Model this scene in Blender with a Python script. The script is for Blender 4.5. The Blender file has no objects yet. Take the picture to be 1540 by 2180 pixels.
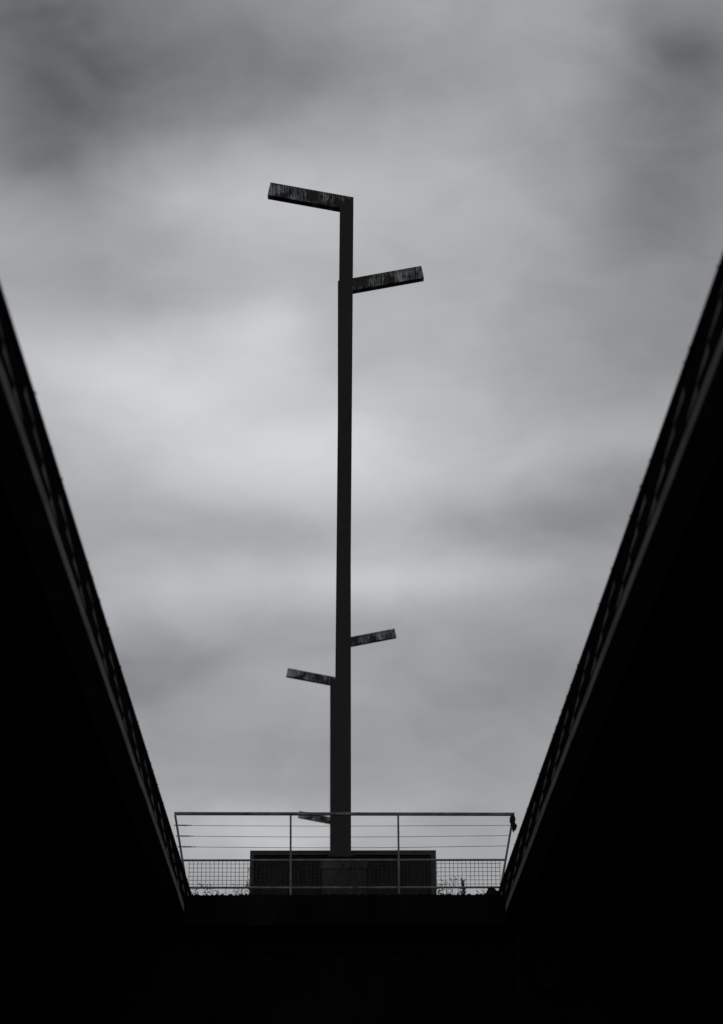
import bpy, math, random
from mathutils import Vector, Matrix
R = math.radians
rnd = random.Random(7)
sc = bpy.context.scene
col = sc.collection

# ------------------------------------------------------------------ camera
CAM_Z = 1.6
cam = bpy.data.cameras.new('camera'); cam_o = bpy.data.objects.new('camera', cam); col.objects.link(cam_o)
right = Vector((0.99994185, -0.01017522, -0.00357110))
up = Vector((0.0, -0.33115727, 0.94357557))
fwd = Vector((0.01078369, 0.94352071, 0.33113801))
rot = Matrix((right, up, -fwd)).transposed()
cam_o.matrix_world = Matrix.Translation((0, 0, CAM_Z)) @ rot.to_4x4()
cam.sensor_fit = 'VERTICAL'; cam.sensor_height = 40.875; cam.sensor_width = 28.875
cam.lens = 5100 / 2180 * 40.875
cam.clip_start = 0.1; cam.clip_end = 5000
cam.dof.use_dof = True; cam.dof.focus_distance = 36.5; cam.dof.aperture_fstop = 2.1
sc.camera = cam_o

# ------------------------------------------------------------------ sky
SUN_EL, SUN_AZ = 52, 25            # the sun stands behind the cloud, beyond the masts
w = bpy.data.worlds.new('World'); sc.world = w; w.use_nodes = True
nt = w.node_tree; N = nt.nodes; L = nt.links
bg = N['Background']; bg.inputs['Strength'].default_value = 0.1
sky = N.new('ShaderNodeTexSky'); sky.sky_type = 'NISHITA'; sky.sun_disc = False
sky.sun_elevation = R(SUN_EL); sky.sun_rotation = R(SUN_AZ)
tc = N.new('ShaderNodeTexCoord')
def math_node(op, a, b=None, c=None):
    n = N.new('ShaderNodeMath'); n.operation = op
    for i, v in enumerate((a, b, c)):
        if v is None: continue
        if isinstance(v, (int, float)): n.inputs[i].default_value = v
        else: L.new(v, n.inputs[i])
    return n.outputs[0]
def sky_noise(scale, detail, rough, stretch=1.0, distort=0.0, off=0.0):
    m = N.new('ShaderNodeMapping'); m.inputs['Scale'].default_value = (1, 1, stretch); m.inputs['Location'].default_value = (off, off * .7, off * 1.3)
    L.new(tc.outputs['Generated'], m.inputs['Vector'])
    n = N.new('ShaderNodeTexNoise'); n.inputs['Scale'].default_value = scale; n.inputs['Detail'].default_value = detail
    n.inputs['Roughness'].default_value = rough; n.inputs['Distortion'].default_value = distort
    L.new(m.outputs[0], n.inputs['Vector'])
    return n
sep = N.new('ShaderNodeSeparateXYZ'); L.new(tc.outputs['Generated'], sep.inputs[0])
az = math_node('ARCTAN2', sep.outputs[0], sep.outputs[1])
el = math_node('ARCSINE', sep.outputs[2])
wn = sky_noise(14, 3, .5, 1.6)
ws = N.new('ShaderNodeSeparateColor'); L.new(wn.outputs['Color'], ws.inputs[0])
az = math_node('ADD', az, math_node('MULTIPLY', math_node('SUBTRACT', ws.outputs[0], .5), .035))
el = math_node('ADD', el, math_node('MULTIPLY', math_node('SUBTRACT', ws.outputs[1], .5), .026))
cv = N.new('ShaderNodeCombineXYZ'); L.new(az, cv.inputs[0]); L.new(el, cv.inputs[1])
# cloud banks: azimuth, elevation, half width, half height (degrees), tilt, brightness change
BANKS = [
    (-7.5, 30.1, 10.6, 4.7, -6, -0.279),
    (9.2, 27.5, 5.0, 4.7, 0, -0.197),
    (-1.9, 27.0, 7.1, 2.5, 5, 0.175),
    (4.2, 28.9, 5.0, 2.7, 10, 0.011),
    (0.6, 30.1, 5.0, 2.2, 0, -0.056),
    (-4.7, 22.5, 5.0, 1.9, 8, 0.203),
    (-1.4, 20.8, 7.6, 2.9, 4, 0.212),
    (-1.9, 23.8, 2.2, 1.5, 20, 0.193),
    (-6.0, 25.1, 5.4, 2.2, 0, -0.075),
    (-6.9, 23.1, 3.1, 1.5, 0, 0.069),
    (8.1, 23.1, 5.7, 3.8, 20, -0.085),
    (7.3, 19.4, 5.0, 1.8, 12, -0.128),
    (7.1, 21.0, 3.8, 1.3, 10, 0.062),
    (1.6, 17.8, 5.7, 1.3, 4, 0.170),
    (2.9, 24.8, 5.9, 2.9, 0, 0.025),
    (3.7, 18.9, 3.9, 1.1, 5, -0.092),
    (-1.8, 18.8, 4.5, 1.1, -5, -0.101),
    (-5.0, 15.4, 5.2, 1.8, 5, -0.116),
    (4.8, 15.5, 5.0, 1.7, -5, -0.091),
    (1.7, 21.5, 4.2, 2.5, 0, 0.028),
    (-3.5, 23.0, 3.9, 1.2, 14, -0.077),
    (2.8, 20.6, 3.1, 1.3, 0, 0.022),
    (-1.8, 11.6, 3.8, 1.2, 0, 0.194),
    (3.4, 11.7, 2.8, 1.1, 0, -0.020),
    (-4.3, 17.4, 4.2, 1.6, 8, 0.090),
    (3.3, 14.0, 5.7, 1.8, 0, -0.041),
    (-3.6, 13.4, 5.0, 1.9, 0, -0.034),
    (-6.1, 20.2, 4.2, 1.8, 0, -0.028),
    (6.3, 17.4, 4.2, 1.6, 0, -0.031),
    (-4.8, 28.6, 5.0, 1.8, -6, -0.021),
    (-7.3, 27.6, 3.1, 1.8, 0, -0.125),
    (9.7, 30.4, 3.5, 2.9, 0, -0.174),
]
val = math_node('MULTIPLY_ADD', sky_noise(2.6, 3, .5, 2.0, 0, 3.1).outputs['Fac'], .24, .265)
for (a, e, rx, ry, tilt, amp) in BANKS:
    m = N.new('ShaderNodeMapping'); m.vector_type = 'TEXTURE'
    m.inputs['Location'].default_value = (R(a), R(e), 0); m.inputs['Rotation'].default_value = (0, 0, R(tilt))
    m.inputs['Scale'].default_value = (R(rx), R(ry), 1); L.new(cv.outputs[0], m.inputs['Vector'])
    d2 = N.new('ShaderNodeVectorMath'); d2.operation = 'DOT_PRODUCT'; L.new(m.outputs[0], d2.inputs[0]); L.new(m.outputs[0], d2.inputs[1])
    val = math_node('MULTIPLY_ADD', math_node('POWER', 0.0821, d2.outputs['Value']), amp, val)
val = math_node('MULTIPLY_ADD', math_node('SUBTRACT', sky_noise(9, 5, .52, 2.4, .3).outputs['Fac'], .5), .13, val)
val = math_node('MULTIPLY_ADD', math_node('SUBTRACT', sky_noise(24, 6, .52, 1.7, .6, 5.0).outputs['Fac'], .5), .13, val)
val = math_node('MULTIPLY', math_node('MAXIMUM', val, .08), 10)
cc = N.new('ShaderNodeCombineColor')
L.new(math_node('MULTIPLY', val, .985), cc.inputs[0]); L.new(math_node('MULTIPLY', val, 1.0), cc.inputs[1]); L.new(math_node('MULTIPLY', val, 1.022), cc.inputs[2])
mx = N.new('ShaderNodeMix'); mx.data_type = 'RGBA'; mx.inputs[0].default_value = 0.97
L.new(sky.outputs[0], mx.inputs[6]); L.new(cc.outputs[0], mx.inputs[7]); L.new(mx.outputs[2], bg.inputs['Color'])

# ------------------------------------------------------------------ sun and exposure
sun = bpy.data.lights.new('sun', 'SUN'); sun.energy = 0.5; sun.angle = R(25); sun.color = (1, .97, .93)
sun_o = bpy.data.objects.new('sun', sun); col.objects.link(sun_o)
sd = Vector((math.sin(R(SUN_AZ)) * math.cos(R(SUN_EL)), math.cos(R(SUN_AZ)) * math.cos(R(SUN_EL)), math.sin(R(SUN_EL))))
sun_o.rotation_euler = (-sd).to_track_quat('-Z', 'Y').to_euler(); sun_o.location = sd * 60
vs = sc.view_settings; vs.view_transform = 'Standard'; vs.look = 'None'; vs.exposure = 0; vs.gamma = 1; vs.use_curve_mapping = False

# ------------------------------------------------------------------ materials
def mat(name, c1, c2, scale=6, rough=.85, spec=.12, stretch=(1, 1, 1), bump=.0, metallic=0):
    m = bpy.data.materials.new(name); m.use_nodes = True
    t = m.node_tree; b = t.nodes['Principled BSDF']
    b.inputs['Roughness'].default_value = rough; b.inputs['Specular IOR Level'].default_value = spec
    b.inputs['Metallic'].default_value = metallic
    tcn = t.nodes.new('ShaderNodeTexCoord'); mp = t.nodes.new('ShaderNodeMapping'); mp.inputs['Scale'].default_value = stretch
    nz = t.nodes.new('ShaderNodeTexNoise'); nz.inputs['Scale'].default_value = scale; nz.inputs['Detail'].default_value = 6; nz.inputs['Roughness'].default_value = .62
    rp = t.nodes.new('ShaderNodeValToRGB')
    rp.color_ramp.elements[0].position = .33; rp.color_ramp.elements[1].position = .68
    rp.color_ramp.elements[0].color = (*c1, 1); rp.color_ramp.elements[1].color = (*c2, 1)
    t.links.new(tcn.outputs['Object'], mp.inputs[0]); t.links.new(mp.outputs[0], nz.inputs['Vector'])
    t.links.new(nz.outputs['Fac'], rp.inputs[0]); t.links.new(rp.outputs[0], b.inputs['Base Color'])
    if bump:
        bp = t.nodes.new('ShaderNodeBump'); bp.inputs['Strength'].default_value = bump; bp.inputs['Distance'].default_value = .01
        t.links.new(nz.outputs['Fac'], bp.inputs['Height']); t.links.new(bp.outputs[0], b.inputs['Normal'])
    return m
def g3(v, t=0.0): return (v * (1 - t), v, v * (1 + t))
def streak_mat(name, base, streak, angle, tip_dir):
    """dark paint with chalky run marks that cross the lamp arm from edge to edge"""
    m = mat(name, g3(base * .7), g3(base * 1.2), 5, .8, .03)
    t = m.node_tree; b = t.nodes['Principled BSDF']; rp = b.inputs['Base Color'].links[0].from_node
    tcn = [n for n in t.nodes if n.type == 'TEX_COORD'][0]
    mp = t.nodes.new('ShaderNodeMapping'); mp.inputs['Rotation'].default_value = (0, R(angle), 0)
    mp2 = t.nodes.new('ShaderNodeMapping'); mp2.inputs['Scale'].default_value = (75, 20, 5.5)
    t.links.new(tcn.outputs['Object'], mp.inputs[0]); t.links.new(mp.outputs[0], mp2.inputs[0])
    n1 = t.nodes.new('ShaderNodeTexNoise'); n1.inputs['Scale'].default_value = 1; n1.inputs['Detail'].default_value = 4; n1.inputs['Roughness'].default_value = .7
    t.links.new(mp2.outputs[0], n1.inputs['Vector'])
    n2 = t.nodes.new('ShaderNodeTexNoise'); n2.inputs['Scale'].default_value = 5.5; n2.inputs['Detail'].default_value = 2
    t.links.new(mp.outputs[0], n2.inputs['Vector'])
    def mr(src, a, bb, lo=0, hi=1):
        r = t.nodes.new('ShaderNodeMapRange'); r.inputs[1].default_value = a; r.inputs[2].default_value = bb; r.inputs[3].default_value = lo; r.inputs[4].default_value = hi
        t.links.new(src, r.inputs[0]); return r.outputs[0]
    def mm(op, a, bb):
        n = t.nodes.new('ShaderNodeMath'); n.operation = op
        for i, v in enumerate((a, bb)):
            if isinstance(v, (int, float)): n.inputs[i].default_value = v
            else: t.links.new(v, n.inputs[i])
        return n.outputs[0]
    sx = t.nodes.new('ShaderNodeSeparateXYZ'); t.links.new(tcn.outputs['Object'], sx.inputs[0])
    tip = mr(mm('MULTIPLY', sx.outputs[0], tip_dir), -.05, 1.35, 0.05, .2)     # more chalk towards the weathered tip
    fac = mm('ADD', mm('ADD', n1.outputs['Fac'], mm('MULTIPLY', n2.outputs['Fac'], .6)), tip)
    s = mr(fac, .92, 1.10)
    mx = t.nodes.new('ShaderNodeMix'); mx.data_type = 'RGBA'
    mx.inputs[7].default_value = (*g3(streak, .02), 1)
    t.links.new(s, mx.inputs[0]); t.links.new(rp.outputs[0], mx.inputs[6]); t.links.new(mx.outputs[2], b.inputs['Base Color'])
    return m

M = dict(
    mast=mat('dark mast paint', (.037, .0355, .0375), (.047, .0452, .0475), 3, .85, .02, (1, 1, .3)),
    arm_l=streak_mat('weathered arm paint left', .038, .42, 3, -1),
    arm_r=streak_mat('weathered arm paint right', .038, .42, -3, 1),
    lens=mat('dark lamp glass', g3(.008), g3(.012), 8, .4, .05),
    galv=mat('galvanised steel', g3(.08), g3(.21), 7, .7, .1, (1, 1, 1), .1),
    wire=mat('dull steel wire', g3(.03), g3(.07), 20, .8, .05),
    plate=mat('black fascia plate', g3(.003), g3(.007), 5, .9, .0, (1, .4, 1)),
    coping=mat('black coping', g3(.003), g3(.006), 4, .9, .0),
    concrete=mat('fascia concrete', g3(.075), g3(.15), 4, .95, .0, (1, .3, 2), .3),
    soffit=mat('black soffit concrete', g3(.003), g3(.006), 1.2, .95, .0, (1, 1, 1), .3),  # base colour set near black so the underside stays dark
    wall=mat('black abutment concrete', g3(.003), g3(.011), 1.5, .95, .0, (1, 1, .4), .4),  # far darker than real concrete, keeps the abutment and beam black
    block=mat('stained enclosure concrete', g3(.022), g3(.06), 3.2, .95, .0, (1, 1, .6), .5),
    block_trim=mat('enclosure steel frame', g3(.045), g3(.075), 9, .8, .03),
    mesh=mat('dark mesh wire', g3(.02), g3(.032), 9, .9, .0),
    pipe=mat('black pipe', g3(.006), g3(.014), 9, .9, .0),  # near black so pipe, box and cable hardly show on the wall
    plinth=mat('stained plinth concrete', g3(.02), g3(.085), 7, .95, .0, (1, 1, .5), .5),
    moss=mat('dark moss', g3(.006), g3(.016), 18, 1, .02, (1, 1, 1), .6),
    weed=mat('dry weed', (.028, .032, .022), (.05, .055, .035), 12, .9, .05),
    cloth=mat('black rag', g3(.010), g3(.022), 20, 1, .03),
    asphalt=mat('asphalt', g3(.035), g3(.06), 12, .95, .08, (1, 1, 1), .3),
    ground=mat('trampled ground', (.028, .027, .026), (.05, .048, .044), .8, 1, .04, (1, 1, 1), .4),
    grass=mat('embankment grass', (.03, .036, .022), (.06, .065, .04), .7, 1, .04, (1, 1, 1), .4),
)

# ------------------------------------------------------------------ mesh helpers
class MB:
    def __init__(s): s.v = []; s.f = []
    def add(s, vs, fs):
        o = len(s.v); s.v += [tuple(p) for p in vs]; s.f += [tuple(o + i for i in f) for f in fs]; return s
    def box(s, x0, x1, y0, y1, z0, z1):
        return s.add([(x0, y0, z0), (x1, y0, z0), (x1, y1, z0), (x0, y1, z0), (x0, y0, z1), (x1, y0, z1), (x1, y1, z1), (x0, y1, z1)],
                     [(3, 2, 1, 0), (4, 5, 6, 7), (0, 1, 5, 4), (1, 2, 6, 5), (2, 3, 7, 6), (3, 0, 4, 7)])
    def prism_xz(s, pts, y0, y1):          # outline in x,z, extruded along y
        n = len(pts); vs = [(x, y0, z) for x, z in pts] + [(x, y1, z) for x, z in pts]
        area = sum(pts[i][0] * pts[(i + 1) % n][1] - pts[(i + 1) % n][0] * pts[i][1] for i in range(n))
        fs = [tuple(range(n)), tuple(range(2 * n - 1, n - 1, -1))] + [(i, i + n, (i + 1) % n + n, (i + 1) % n) for i in range(n)]
        if area < 0: fs = [tuple(reversed(f)) for f in fs]
        return s.add(vs, fs)
    def prism_yz(s, pts, x0, x1):
        n = len(pts); vs = [(x0, y, z) for y, z in pts] + [(x1, y, z) for y, z in pts]
        area = sum(pts[i][0] * pts[(i + 1) % n][1] - pts[(i + 1) % n][0] * pts[i][1] for i in range(n))
        fs = [tuple(range(n - 1, -1, -1)), tuple(range(n, 2 * n))] + [(i, (i + 1) % n, (i + 1) % n + n, i + n) for i in range(n)]
        if area < 0: fs = [tuple(reversed(f)) for f in fs]
        return s.add(vs, fs)
    def tube(s, pts, radii, n=6, cap=True):
        pts = [Vector(p) for p in pts]
        if isinstance(radii, (int, float)): radii = [radii] * len(pts)
        o = len(s.v); ref = None
        for i, p in enumerate(pts):
            d = (pts[min(i + 1, len(pts) - 1)] - pts[max(i - 1, 0)]).normalized()
            a = d.cross(Vector((0, 1, 0)) if abs(d.y) < .9 else Vector((1, 0, 0))).normalized(); b = d.cross(a)
            for k in range(n):
                t = 2 * math.pi * (k + .5) / n; s.v.append(tuple(p + (a * math.cos(t) + b * math.sin(t)) * radii[i]))
        for i in range(len(pts) - 1):
            for k in range(n):
                s.f.append((o + i * n + k, o + i * n + (k + 1) % n, o + (i + 1) * n + (k + 1) % n, o + (i + 1) * n + k))
        if cap:
            s.f.append(tuple(o + k for k in range(n - 1, -1, -1))); e = o + (len(pts) - 1) * n; s.f.append(tuple(e + k for k in range(n)))
        return s
    def mesh(s, name, m):
        me = bpy.data.meshes.new(name); me.from_pydata(s.v, [], s.f); me.materials.append(m); me.update(); return me
    def build(s, name, m, parent=None, bevel=0):
        o = bpy.data.objects.new(name, s.mesh(name, m)); col.objects.link(o)
        if parent: o.parent = parent
        if bevel:
            b = o.modifiers.new('bevel', 'BEVEL'); b.width = bevel; b.segments = 2; b.limit_method = 'ANGLE'
        return o
def tag(o, label, cat, group=None):
    o['label'] = label; o['category'] = cat
    if group: o['group'] = group
    return o
def empty(name, loc, label, cat, group=None):
    o = bpy.data.objects.new(name, None); col.objects.link(o); o.location = loc; o.empty_display_size = .2
    return tag(o, label, cat, group)
def inst(name, me, parent, loc=(0, 0, 0)):
    o = bpy.data.objects.new(name, me); col.objects.link(o); o.parent = parent; o.location = loc; return o

# heights in metres above the ground (camera eye at 1.6)
ZT = 5.76 + CAM_Z      # top of the deck edge
ZB = 5.262 + CAM_Z     # underside of the deck edge
XL, XR = -1.92, 2.16   # faces of the two decks on the gap
Y_BEAM, Y_STEP, Y_RAIL = 30.3, 31.4, 32.0
Z_MED = 5.68 + CAM_Z   # median behind the cross beam

# ------------------------------------------------------------------ setting
gr = MB().add([(-1500, -1500, 0), (1500, -1500, 0), (1500, 1500, 0), (-1500, 1500, 0)], [(0, 1, 2, 3)]).build('ground', M['ground']); gr['kind'] = 'structure'
emb = MB()
emb.add([(-30, 31.2, 0), (30, 31.2, 0), (16, 31.2, Z_MED - .2), (-16, 31.2, Z_MED - .2),
         (-30, 700, 0), (30, 700, 0), (16, 700, Z_MED - .2), (-16, 700, Z_MED - .2)],
        [(0, 1, 2, 3), (3, 2, 6, 7), (1, 5, 6, 2), (0, 3, 7, 4), (5, 4, 7, 6)])
emb = emb.build('embankment', M['grass']); emb['kind'] = 'structure'
med = MB().box(XL + .02, XR - .02, Y_STEP, 690, Z_MED - .19, Z_MED).build('median', M['ground']); med['kind'] = 'structure'
for s, x0, x1 in ((-1, -14.8, XL - .3), (1, XR + .3, 14.8)):
    rd = MB().box(x0, x1, 31.6, 690, Z_MED - .19, Z_MED - .06).build('road', M['asphalt']); rd['kind'] = 'structure'

# abutment with the cross beam that closes the gap
ab = empty('abutment', (0, Y_BEAM, 0), 'black concrete abutment and cross beam closing the gap under the railing', 'abutment')
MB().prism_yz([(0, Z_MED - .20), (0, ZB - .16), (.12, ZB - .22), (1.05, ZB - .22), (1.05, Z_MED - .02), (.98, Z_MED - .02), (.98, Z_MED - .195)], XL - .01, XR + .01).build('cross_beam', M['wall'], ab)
b = MB(); q = random.Random(21); x = XL + .03
while x < XR - .06:                                  # crumbling soil along the edge of the ledge
    wd = q.uniform(.02, .09); hh = q.choice((.001, .002, .002, .003, .004, .012)) * q.uniform(.6, 1.2)
    b.prism_xz([(x, Z_MED - .03), (x + wd, Z_MED - .03), (x + wd * q.uniform(.6, .95), Z_MED + hh * q.uniform(.3, 1)), (x + wd * q.uniform(.1, .4), Z_MED + hh)], 1.02, 1.09)
    x += wd * q.uniform(.7, 1.6)
b = b.build('soil_crust', M['moss'], ab); b['kind'] = 'stuff'
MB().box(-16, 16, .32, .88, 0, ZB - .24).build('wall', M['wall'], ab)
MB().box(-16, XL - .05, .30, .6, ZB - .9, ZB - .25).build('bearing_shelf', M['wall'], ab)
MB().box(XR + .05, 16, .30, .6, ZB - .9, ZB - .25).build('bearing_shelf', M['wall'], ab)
for xa, xb in ((-12.6, XL - .42), (XR + .42, 12.6)):     # back wall added to stop light leaking through the joint behind the deck ends
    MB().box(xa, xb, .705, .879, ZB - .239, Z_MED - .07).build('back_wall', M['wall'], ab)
MB().tube([(2.32, .05, ZB - .3), (2.32, .05, 3.0), (2.32, .05, 0.02)], .045, 10).build('drain_pipe', M['pipe'], ab)
MB().box(2.55, 2.85, .2, .298, ZB - .95, ZB - .55).build('junction_box', M['pipe'], ab, .01)
MB().tube([(-2.6 + 5.2 * i / 24, .28, ZB - .30 - .16 * (1 - ((i - 12) / 12) ** 2)) for i in range(25)], .012, 6).build('cable', M['pipe'], ab)

# ------------------------------------------------------------------ the two decks
def deck(side, X, label):
    root = empty('viaduct_deck', (X, 0, 0), label, 'viaduct', 'twin viaduct decks')
    o = side                                   # -1: deck lies to the left of its face, +1: to the right
    def bx(b, xa, xb, *r): return b.box(min(o * xa, o * xb), max(o * xa, o * xb), *r)
    Y0, Y1 = -45.0, 31.95
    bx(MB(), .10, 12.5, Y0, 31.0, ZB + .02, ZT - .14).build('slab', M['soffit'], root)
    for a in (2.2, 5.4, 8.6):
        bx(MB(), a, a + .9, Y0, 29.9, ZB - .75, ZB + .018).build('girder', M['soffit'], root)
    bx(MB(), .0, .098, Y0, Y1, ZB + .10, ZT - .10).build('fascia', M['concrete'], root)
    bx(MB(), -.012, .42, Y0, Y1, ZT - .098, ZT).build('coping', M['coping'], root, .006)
    # light drip edge below the plates, cast in lengths that do not quite line up
    y = Y0; k = 0
    while y < Y_BEAM - .05:
        ln = min(rnd.choice((3.9, 3.9, 5.85)), Y_BEAM - y)
        dz = rnd.uniform(-.010, .012)
        bx(MB(), -.006 + rnd.uniform(0, .004), .22, y + .006, y + ln - .006, ZB + dz * .6, ZB + .098).build('drip_edge', M['concrete'], root)
        y += ln; k += 1
    # cladding: in each bay of 1.96 m a row of upper and lower plates leaves a stepped gap
    bay = 1.96; tip0 = 17.64; nst = 4; st = bay / nst
    th = .004
    zc = ZT - .099; zs = ZB + .102
    top = ZT - .10; low = zs + .045
    cache = {}
    def plate(i, upper):
        if (i, upper) in cache: return cache[(i, upper)]
        f = i / nst; z_u = top - (top - low) * (f + .02)
        z_u2 = top - (top - low) * (f + .9 / nst)
        b = MB(); xa, xb = sorted((o * -th, o * -.0005))
        g = .006
        if upper:                                   # from the coping down, lower edge slanting away
            if z_u < zc - .004 or z_u2 < zc - .004:
                b.prism_yz([(g, zc), (st - g, zc), (st - g, z_u2), (g, min(z_u, zc - .003))], xa, xb)
        else:                                       # from the drip edge up, level top
            zt = z_u2 - .004 + (.012 if i else 0)
            zt = z_u - .080
            zt = max(zt, zs + .012)
            b.prism_yz([(g, zs), (st - g, zs), (st - g, zt), (g, zt)], xa, xb)
        me = b.mesh('cladding_plate', M['plate']); cache[(i, upper)] = me
        return me
    for k in range(-6, 7):
        for i in range(nst):
            yy = tip0 + k * bay + i * st
            if yy + st > 31.3: continue
            for upper in (True, False):
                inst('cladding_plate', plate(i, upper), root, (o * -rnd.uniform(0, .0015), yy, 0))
    b = MB(); y = 6.0 + side * .2
    while y < 31.5:
        r_ = rnd.uniform(.002, .005)
        bx(b, -.016, .02, y, y + rnd.uniform(.02, .05), ZT + .0006, ZT + r_)
        y += rnd.choice((.22, .5, .8, 1.1, 1.7)) + rnd.uniform(0, .2)
    br = b.build('bolt_row', M['coping'], root); br['kind'] = 'stuff'
    for (a, c) in ((11.9, 12.3),):
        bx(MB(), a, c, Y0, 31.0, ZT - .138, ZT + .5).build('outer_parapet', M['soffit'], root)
    return root
deck(-1, XL, 'black viaduct deck edge with stepped cladding left of the lamp masts')
deck(1, XR, 'black viaduct deck edge with stepped cladding right of the lamp masts')

# ------------------------------------------------------------------ lamp masts
def mast(y, x_axis, side, label, lean=0.0, z_top=17.70 + CAM_Z, arm=1.16, plinth=True):
    """square post with a single lamp box mitred on its top; side -1 points left, +1 right"""
    root = empty('lamp_mast', (x_axis, y, Z_MED), label, 'lamp post', 'single arm lamp masts in the median')
    h = z_top - Z_MED; hw = .111; s = side; d0, d1 = -.08, .08
    ang = R(11.2); t = math.tan(ang); ah = .232
    sx = lambda z: lean * (z / h)                     # the post stands very slightly out of plumb
    # outline, mirrored by side: outer top corner opposite the arm, inner corner below the arm
    zi = h + t * 2 * hw - ah / math.cos(ang)          # where the arm's lower edge meets the post
    out_top = (-s * hw + sx(h), h); inn = (s * hw + sx(zi), zi)
    ex, ez = s * math.cos(ang), math.sin(ang)
    ln = arm + 2 * hw
    tip_t = (out_top[0] + ex * ln, h + ez * ln)
    tip_b = (tip_t[0] + s * math.sin(ang) * ah, tip_t[1] - math.cos(ang) * ah)
    base = 1.20 if plinth else .0
    MB().prism_xz([(-hw, base), (hw, base), inn if s > 0 else out_top, out_top if s > 0 else inn], d0, d1).build('pole', M['mast'], root, .004)
    a = MB().prism_xz([out_top, inn, tip_b, tip_t], d0 - .001, d1 + .001).build('lamp_arm', M['arm_l' if s < 0 else 'arm_r'], root, .003)
    # flat glass let into the underside
    p0 = (inn[0] + ex * ln * .34, inn[1] + ez * ln * .34); p1 = (tip_b[0] - ex * .06, tip_b[1] - ez * .06)
    nx, nz = s * math.sin(ang) * .006, -math.cos(ang) * .006
    MB().prism_xz([p0, p1, (p1[0] + nx, p1[1] + nz), (p0[0] + nx, p0[1] + nz)], d0 + .02, d1 - .02).build('lens', M['lens'], a)
    if plinth:
        MB().box(-.19, .19, -.19, .19, base - .001, base + .022).build('base_plate', M['mast'], root)
    return root
def plinth(y, x, label):
    r = empty('mast_plinth', (x, y, Z_MED), label, 'plinth', 'concrete plinths of the lamp masts')
    MB().box(-.325, .325, -.285, .285, 0, 1.0).build('shaft', M['block'], r)
    MB().box(-.34, .34, -.295, .295, 1.001, 1.155).build('cap', M['plinth'], r)
    b = MB(); q = random.Random(3)
    n = 26
    for k in range(n):                                # ragged crust of moss and soil along the cap's rim
        x0 = -.35 + .70 * k / n; hgt = q.uniform(.012, .04) * (1 if 2 < k < n - 3 else .6)
        b.prism_xz([(x0, 1.156), (x0 + .028, 1.156), (x0 + .026 + q.uniform(-.004, .004), 1.156 + hgt), (x0 + .004, 1.156 + hgt * q.uniform(.6, 1))], -.31, -.20)
    m = b.build('moss_crust', M['moss'], r); m['kind'] = 'stuff'
YM = [35.08, 38.29, 60.6, 64.4, 83.0]
mast(YM[0], .080, -1, 'tall dark lamp mast nearest the railing, its streaked lamp pointing left', .099, arm=1.155)
mast(YM[1], .137, 1, 'dark lamp mast right behind the nearest one, its streaked lamp pointing right', .012, arm=1.27)
mast(YM[2], .170, 1, 'distant lamp mast hidden behind the near post, small lamp pointing right', .03, arm=1.27)
mast(YM[3], -.045, -1, 'distant blurred lamp mast showing left of the near post, lamp pointing left', .0, arm=1.20)
mast(YM[4], -.005, -1, 'farthest lamp mast, its lamp just above the railing top and pointing left', .0, arm=1.19)
plinth(YM[0], .12, 'stained concrete plinth under the nearest lamp mast')
plinth(YM[1], .135, 'concrete plinth hidden behind the nearest plinth, before the enclosure')
plinth(YM[2], .170, 'concrete plinth of the distant mast with the lamp pointing right')
plinth(YM[3], -.045, 'concrete plinth of the distant mast with the lamp pointing left')
plinth(YM[4], -.005, 'concrete plinth of the farthest lamp mast')

# ------------------------------------------------------------------ enclosure behind the masts
en = empty('mesh_enclosure', (.12, 38.62, Z_MED), 'dark concrete enclosure with mesh front behind the masts and railing', 'enclosure')
EH = 7.70 - 5.68; EW = 1.512
MB().box(-EW + .03, EW - .03, .03, 1.2, 0, EH - .02).build('block', M['block'], en)
MB().box(-EW, EW, -.03, 1.22, EH - .0195, EH + .012).build('top_plate', M['block_trim'], en, .004)
MB().box(-EW + .001, EW - .001, -.026, .024, EH - .062, EH - .0205).build('top_frame', M['block_trim'], en)
for s in (-1, 1):
    a, b = sorted((s * EW, s * (EW - (.062 if s < 0 else .085))))
    MB().box(a, b, -.028, .026, 0, EH - .0625).build('frame_post', M['block_trim'], en)
b = MB(); sp = .030
n = int((2 * EW - .15) / sp)
for i in range(n): x = -EW + .075 + i * sp; b.box(x, x + .0045, .004, .0085, .02, EH - .063)
for i in range(int((EH - .1) / sp)): z = .04 + i * sp; b.box(-EW + .07, EW - .09, .009, .0135, z, z + .0045)
b = b.build('mesh_front', M['mesh'], en); b['kind'] = 'stuff'

# ------------------------------------------------------------------ railing across the gap
ra = empty('railing', (0.118, Y_RAIL, Z_MED), 'galvanised railing with cables and mesh spanning the gap before the masts', 'railing')
rx = lambda x: x - .118
rz = lambda z: z - 5.68
MB().prism_xz([(rx(-2.190), rz(6.918)), (rx(2.424), rz(6.903)), (rx(2.424), rz(6.866)), (rx(-2.180), rz(6.882))], -.03, .03).build('top_rail', M['galv'], ra, .004)
MB().tube([(rx(-2.056), 0, rz(6.262)), (rx(.1), 0, rz(6.260)), (rx(2.275), 0, rz(6.262))], .0145, 10).build('middle_rail', M['galv'], ra)
MB().tube([(rx(-1.985), 0, rz(5.892)), (rx(.1), 0, rz(5.888)), (rx(2.222), 0, rz(5.890))], .0145, 10).build('bottom_rail', M['galv'], ra)
for x in (-.609, .847):
    MB().prism_xz([(rx(x + .005) - .0125, 0), (rx(x + .005) + .0125, 0), (rx(x) + .0125, rz(6.8655)), (rx(x) - .0125, rz(6.8655))], -.035, .035).build('post', M['galv'], ra, .003)
    MB().box(rx(x) - .06, rx(x) + .07, -.06, .06, -.002, .012).build('base_plate', M['galv'], ra)
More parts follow.
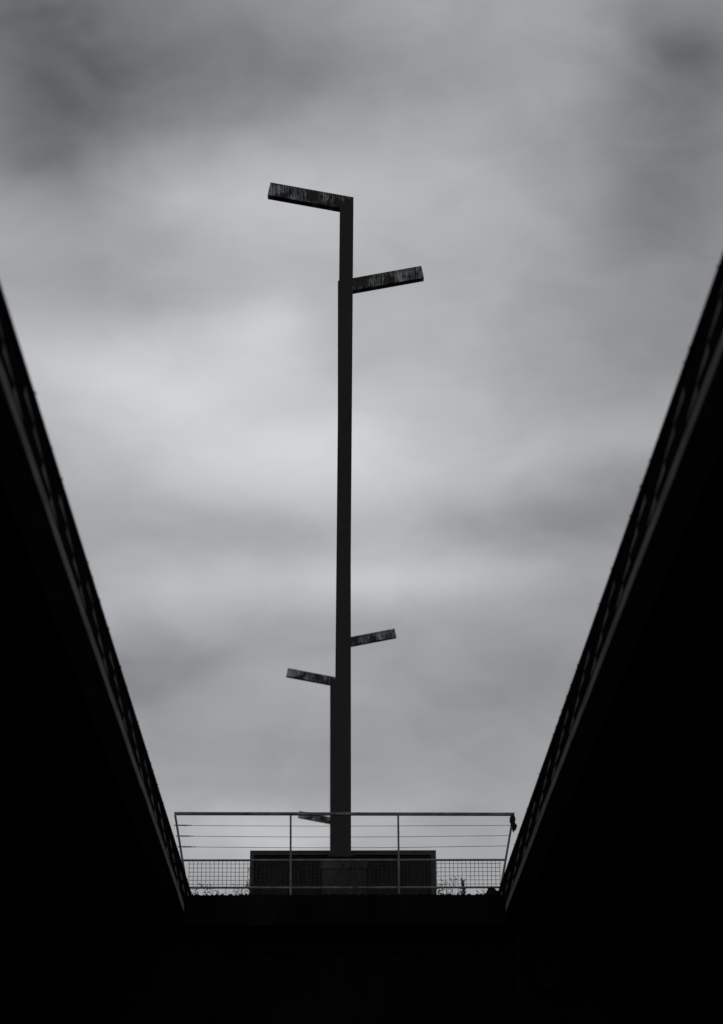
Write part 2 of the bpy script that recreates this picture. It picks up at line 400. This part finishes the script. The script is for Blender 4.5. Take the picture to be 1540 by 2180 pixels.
for xb, xt, zt in ((-1.955, -2.174, 6.881), (2.178, 2.408, 6.865)):
    MB().prism_xz([(rx(xb) - .014, 0), (rx(xb) + .014, 0), (rx(xt) + .014, rz(zt)), (rx(xt) - .014, rz(zt))], -.035, .035).build('post', M['galv'], ra, .003)
for za, zb_, zc_, xl, xr in ((6.740, 6.727, 6.733, -2.160, 2.377), (6.593, 6.578, 6.592, -2.130, 2.344), (6.446, 6.431, 6.451, -2.100, 2.311)):
    pts = [(xl, za), (-1.4, za - .008), (-.609, zb_), (.12, zb_ - .002), (.847, zb_), (1.6, zb_ + (zc_ - zb_) * .55), (xr, zc_)]
    c = MB().tube([(rx(x), 0, rz(z)) for x, z in pts], .0034, 6).build('cable', M['wire'], ra)
    t = MB().tube([(rx(xl - .024), 0, rz(za)), (rx(xl - .015), 0, rz(za)), (rx(xl - .014), 0, rz(za)), (rx(xl + .03), 0, rz(za)), (rx(xl + .031), 0, rz(za)), (rx(xl + .15), 0, rz(za - .001)), (rx(xl + .151), 0, rz(za - .001)), (rx(xl + .215), 0, rz(za - .002))],
                  [.009, .009, .006, .006, .0085, .0085, .006, .006], 8).build('turnbuckle', M['block_trim'], c)
b = MB(); sp = .0565; x = -1.972
q = random.Random(5)
while x < 2.215:
    j = q.uniform(-.003, .003); b.tube([(rx(x + j), .018, rz(5.885)), (rx(x + q.uniform(-.003, .003)), .018, rz(6.262))], .0035, 5); x += sp
for k in range(7):
    z = 6.215 - k * .0552
    b.tube([(rx(-1.985 + q.uniform(-.006, .004)), .013, rz(z)), (rx(-.6), .013, rz(z - .003)), (rx(.85), .013, rz(z - .003)), (rx(2.222 + q.uniform(-.004, .006)), .013, rz(z))], .0034, 5)
b = b.build('mesh_infill', M['wire'], ra); b['kind'] = 'stuff'

# rag caught on the right end of the railing
def rag():
    q = random.Random(11); b = MB()
    spine = [(2.405, 6.862, .022), (2.400, 6.835, .034), (2.392, 6.80, .040), (2.398, 6.765, .040), (2.410, 6.735, .042), (2.418, 6.70, .036), (2.413, 6.672, .030), (2.405, 6.655, .016), (2.409, 6.632, .004)]
    n = 12; o = 0
    for i, (x, z, r) in enumerate(spine):
        for k in range(n):
            t = 2 * math.pi * k / n; rr = r * q.uniform(.72, 1.2)
            b.v.append((x + rr * math.cos(t) * .95, Y_RAIL - .03 + rr * .7 * math.sin(t), z + q.uniform(-.008, .008)))
    for i in range(len(spine) - 1):
        for k in range(n): b.f.append((i * n + k, i * n + (k + 1) % n, (i + 1) * n + (k + 1) % n, (i + 1) * n + k))
    b.f.append(tuple(range(n))); e = (len(spine) - 1) * n; b.f.append(tuple(e + k for k in range(n - 1, -1, -1)))
    # a torn flap and threads
    b.tube([(2.372, Y_RAIL - .03, 6.80), (2.362, Y_RAIL - .035, 6.775), (2.366, Y_RAIL - .03, 6.757)], [.018, .012, .003], 6)
    b.tube([(2.425, Y_RAIL - .03, 6.74), (2.444, Y_RAIL - .035, 6.712), (2.437, Y_RAIL - .03, 6.685)], [.02, .016, .004], 6)
    b.v = [(x, y, z + CAM_Z) for x, y, z in b.v]
    o = b.build('torn_rag', M['cloth']); tag(o, 'black torn rag hanging from the right top corner of the railing', 'rag')
rag()

# ------------------------------------------------------------------ weeds on the median edge
def weed(x, y, h, kind, seed, label, group):
    q = random.Random(seed); stems = MB(); leaves = MB()
    def leaf(p, d, ln, wd):
        d = Vector(d).normalized(); a = d.cross(Vector((q.uniform(-.3, .3), 1, q.uniform(-.3, .3)))).normalized() * wd; p = Vector(p); up_ = d.cross(a).normalized() * wd * .3
        leaves.add([p, p + d * ln * .5 + a + up_, p + d * ln, p + d * ln * .5 - a + up_], [(0, 1, 2), (0, 2, 3)])
    root = empty('weed', (x, y, Z_MED), label, 'weed', group)
    ns = {'sprig': 3, 'tall': 3, 'bushy': 2, 'tuft': 9}[kind]
    for s in range(ns):
        hh = h * (q.uniform(.55, 1) if s else 1); lx, ly = q.uniform(-.35, .35) * hh * (1.4 if kind == 'tuft' else .9), q.uniform(-.2, .2) * hh
        if kind == 'bushy': lx *= .35
        pts = [(q.uniform(-.012, .012) + lx * t ** 1.5, ly * t, hh * t) for t in (0, .2, .4, .6, .8, 1)]
        stems.tube(pts, [.0048, .0044, .004, .0035, .003, .0018], 4)
        if kind == 'tuft':
            continue
        nl = int((34 if kind == 'bushy' else 8) * max(.6, hh / .2))
        for i in range(nl):
            t = .18 + .82 * i / nl; k = min(int(t * 5), 4); u = t * 5 - k
            p = Vector(pts[k]).lerp(Vector(pts[k + 1]), u)
            sd_ = 1 if i % 2 else -1
            if kind == 'bushy': leaf(p, (sd_ * q.uniform(.5, 1), q.uniform(-.8, .8), q.uniform(.1, .9)), q.uniform(.03, .06) * (1.25 - t * .8), .007)
            elif q.random() < .5:
                tip = p + Vector((sd_ * q.uniform(.02, .045), q.uniform(-.02, .02), q.uniform(.01, .04)))
                stems.tube([p, tip], [.0026, .0018], 3)
                for _ in range(3): leaf(tip + Vector((q.uniform(-.006, .006), 0, q.uniform(-.008, .008))), (q.uniform(-1, 1), q.uniform(-.5, .5), q.uniform(-.5, 1)), q.uniform(.014, .026), .006)
            else: leaf(p, (sd_ * q.uniform(.3, 1), q.uniform(-.8, .8), q.uniform(-.1, .8)), q.uniform(.018, .04), .006)
    stems.build('stem', M['weed'], root)
    if leaves.v: lv = leaves.build('leaves', M['weed'], root); lv['kind'] = 'stuff'
GL = 'weeds left of the enclosure'; GR = 'weeds right of the enclosure'
yb = 32.25
ORD = ['first', 'second', 'third', 'fourth', 'fifth', 'sixth', 'seventh', 'eighth', 'ninth', 'tenth', 'eleventh']
LOOK = {'sprig': 'small leafy sprig', 'tuft': 'low grassy tuft', 'tall': 'tall thin weed with seed heads', 'bushy': 'bushy dark weed'}
LW = [(-1.90, .17, 'sprig'), (-1.81, .10, 'tuft'), (-1.72, .27, 'sprig'), (-1.60, .15, 'sprig'), (-1.50, .17, 'sprig'), (-1.40, .10, 'tuft'), (-1.33, .21, 'sprig'),
      (-1.25, .16, 'sprig'), (-1.19, .20, 'tuft'), (-1.13, .24, 'sprig'), (-1.105, .50, 'tall')]
for i, (x, h, k) in enumerate(LW):
    weed(x, yb + (i % 3) * .12, h + .09, k, 30 + i, '%s on the ledge, %s weed from the left end post' % (LOOK[k], ORD[i]), GL)
RW = [(1.37, .40, 'tall'), (1.45, .22, 'sprig'), (1.52, .36, 'tall'), (1.60, .18, 'tuft'), (1.66, .13, 'tuft'), (1.69, .20, 'sprig'), (1.735, .30, 'bushy'), (1.79, .13, 'sprig'), (1.98, .20, 'sprig')]
for i, (x, h, k) in enumerate(RW):
    weed(x, yb + (i % 3) * .1, h + .08, k, 60 + i, '%s on the ledge, %s weed right of the dark enclosure' % (LOOK[k], ORD[i]), GR)
for i, (x, w_) in enumerate(((-.95, 'near the left side of the enclosure'), (-.40, 'just right of the left middle post'), (.25, 'in front of the nearest plinth'), (1.05, 'right of the right middle post'))):
    weed(x, 31.75 + (i % 2) * .06, .15 + .05 * (i % 3), 'tuft' if i % 2 else 'sprig', 90 + i, 'small dark weed on the ledge ' + w_, 'weeds before the enclosure')
# round cushion of moss beside the right deck
def cushion():
    q = random.Random(4); b = MB()
    for (cx, cz, r) in ((2.115, .10, .055), (2.06, .075, .035), (2.16, .06, .05), (2.02, .04, .03), (2.10, .045, .07), (2.19, .03, .04), (2.075, .12, .03)):
        n, mrow = 10, 6; o = len(b.v)
        for i in range(mrow + 1):
            ph = math.pi * i / mrow
            for k in range(n):
                t = 2 * math.pi * k / n; rr = r * q.uniform(.85, 1.15)
                b.v.append((cx - 2.1 + rr * math.sin(ph) * math.cos(t), rr * math.sin(ph) * math.sin(t), cz + .02 + rr * math.cos(ph)))
        for i in range(mrow):
            for k in range(n): b.f.append((o + i * n + k, o + (i + 1) * n + k, o + (i + 1) * n + (k + 1) % n, o + i * n + (k + 1) % n))
    c = b.build('moss_cushion', M['moss']); c.location = (2.075, 31.8, Z_MED)
    tag(c, 'dark rounded cushion of moss on the ledge beside the right end post', 'moss')
cushion()

# ------------------------------------------------------------------ render
sc.render.engine = 'CYCLES'
sc.render.resolution_x = 723; sc.render.resolution_y = 1024
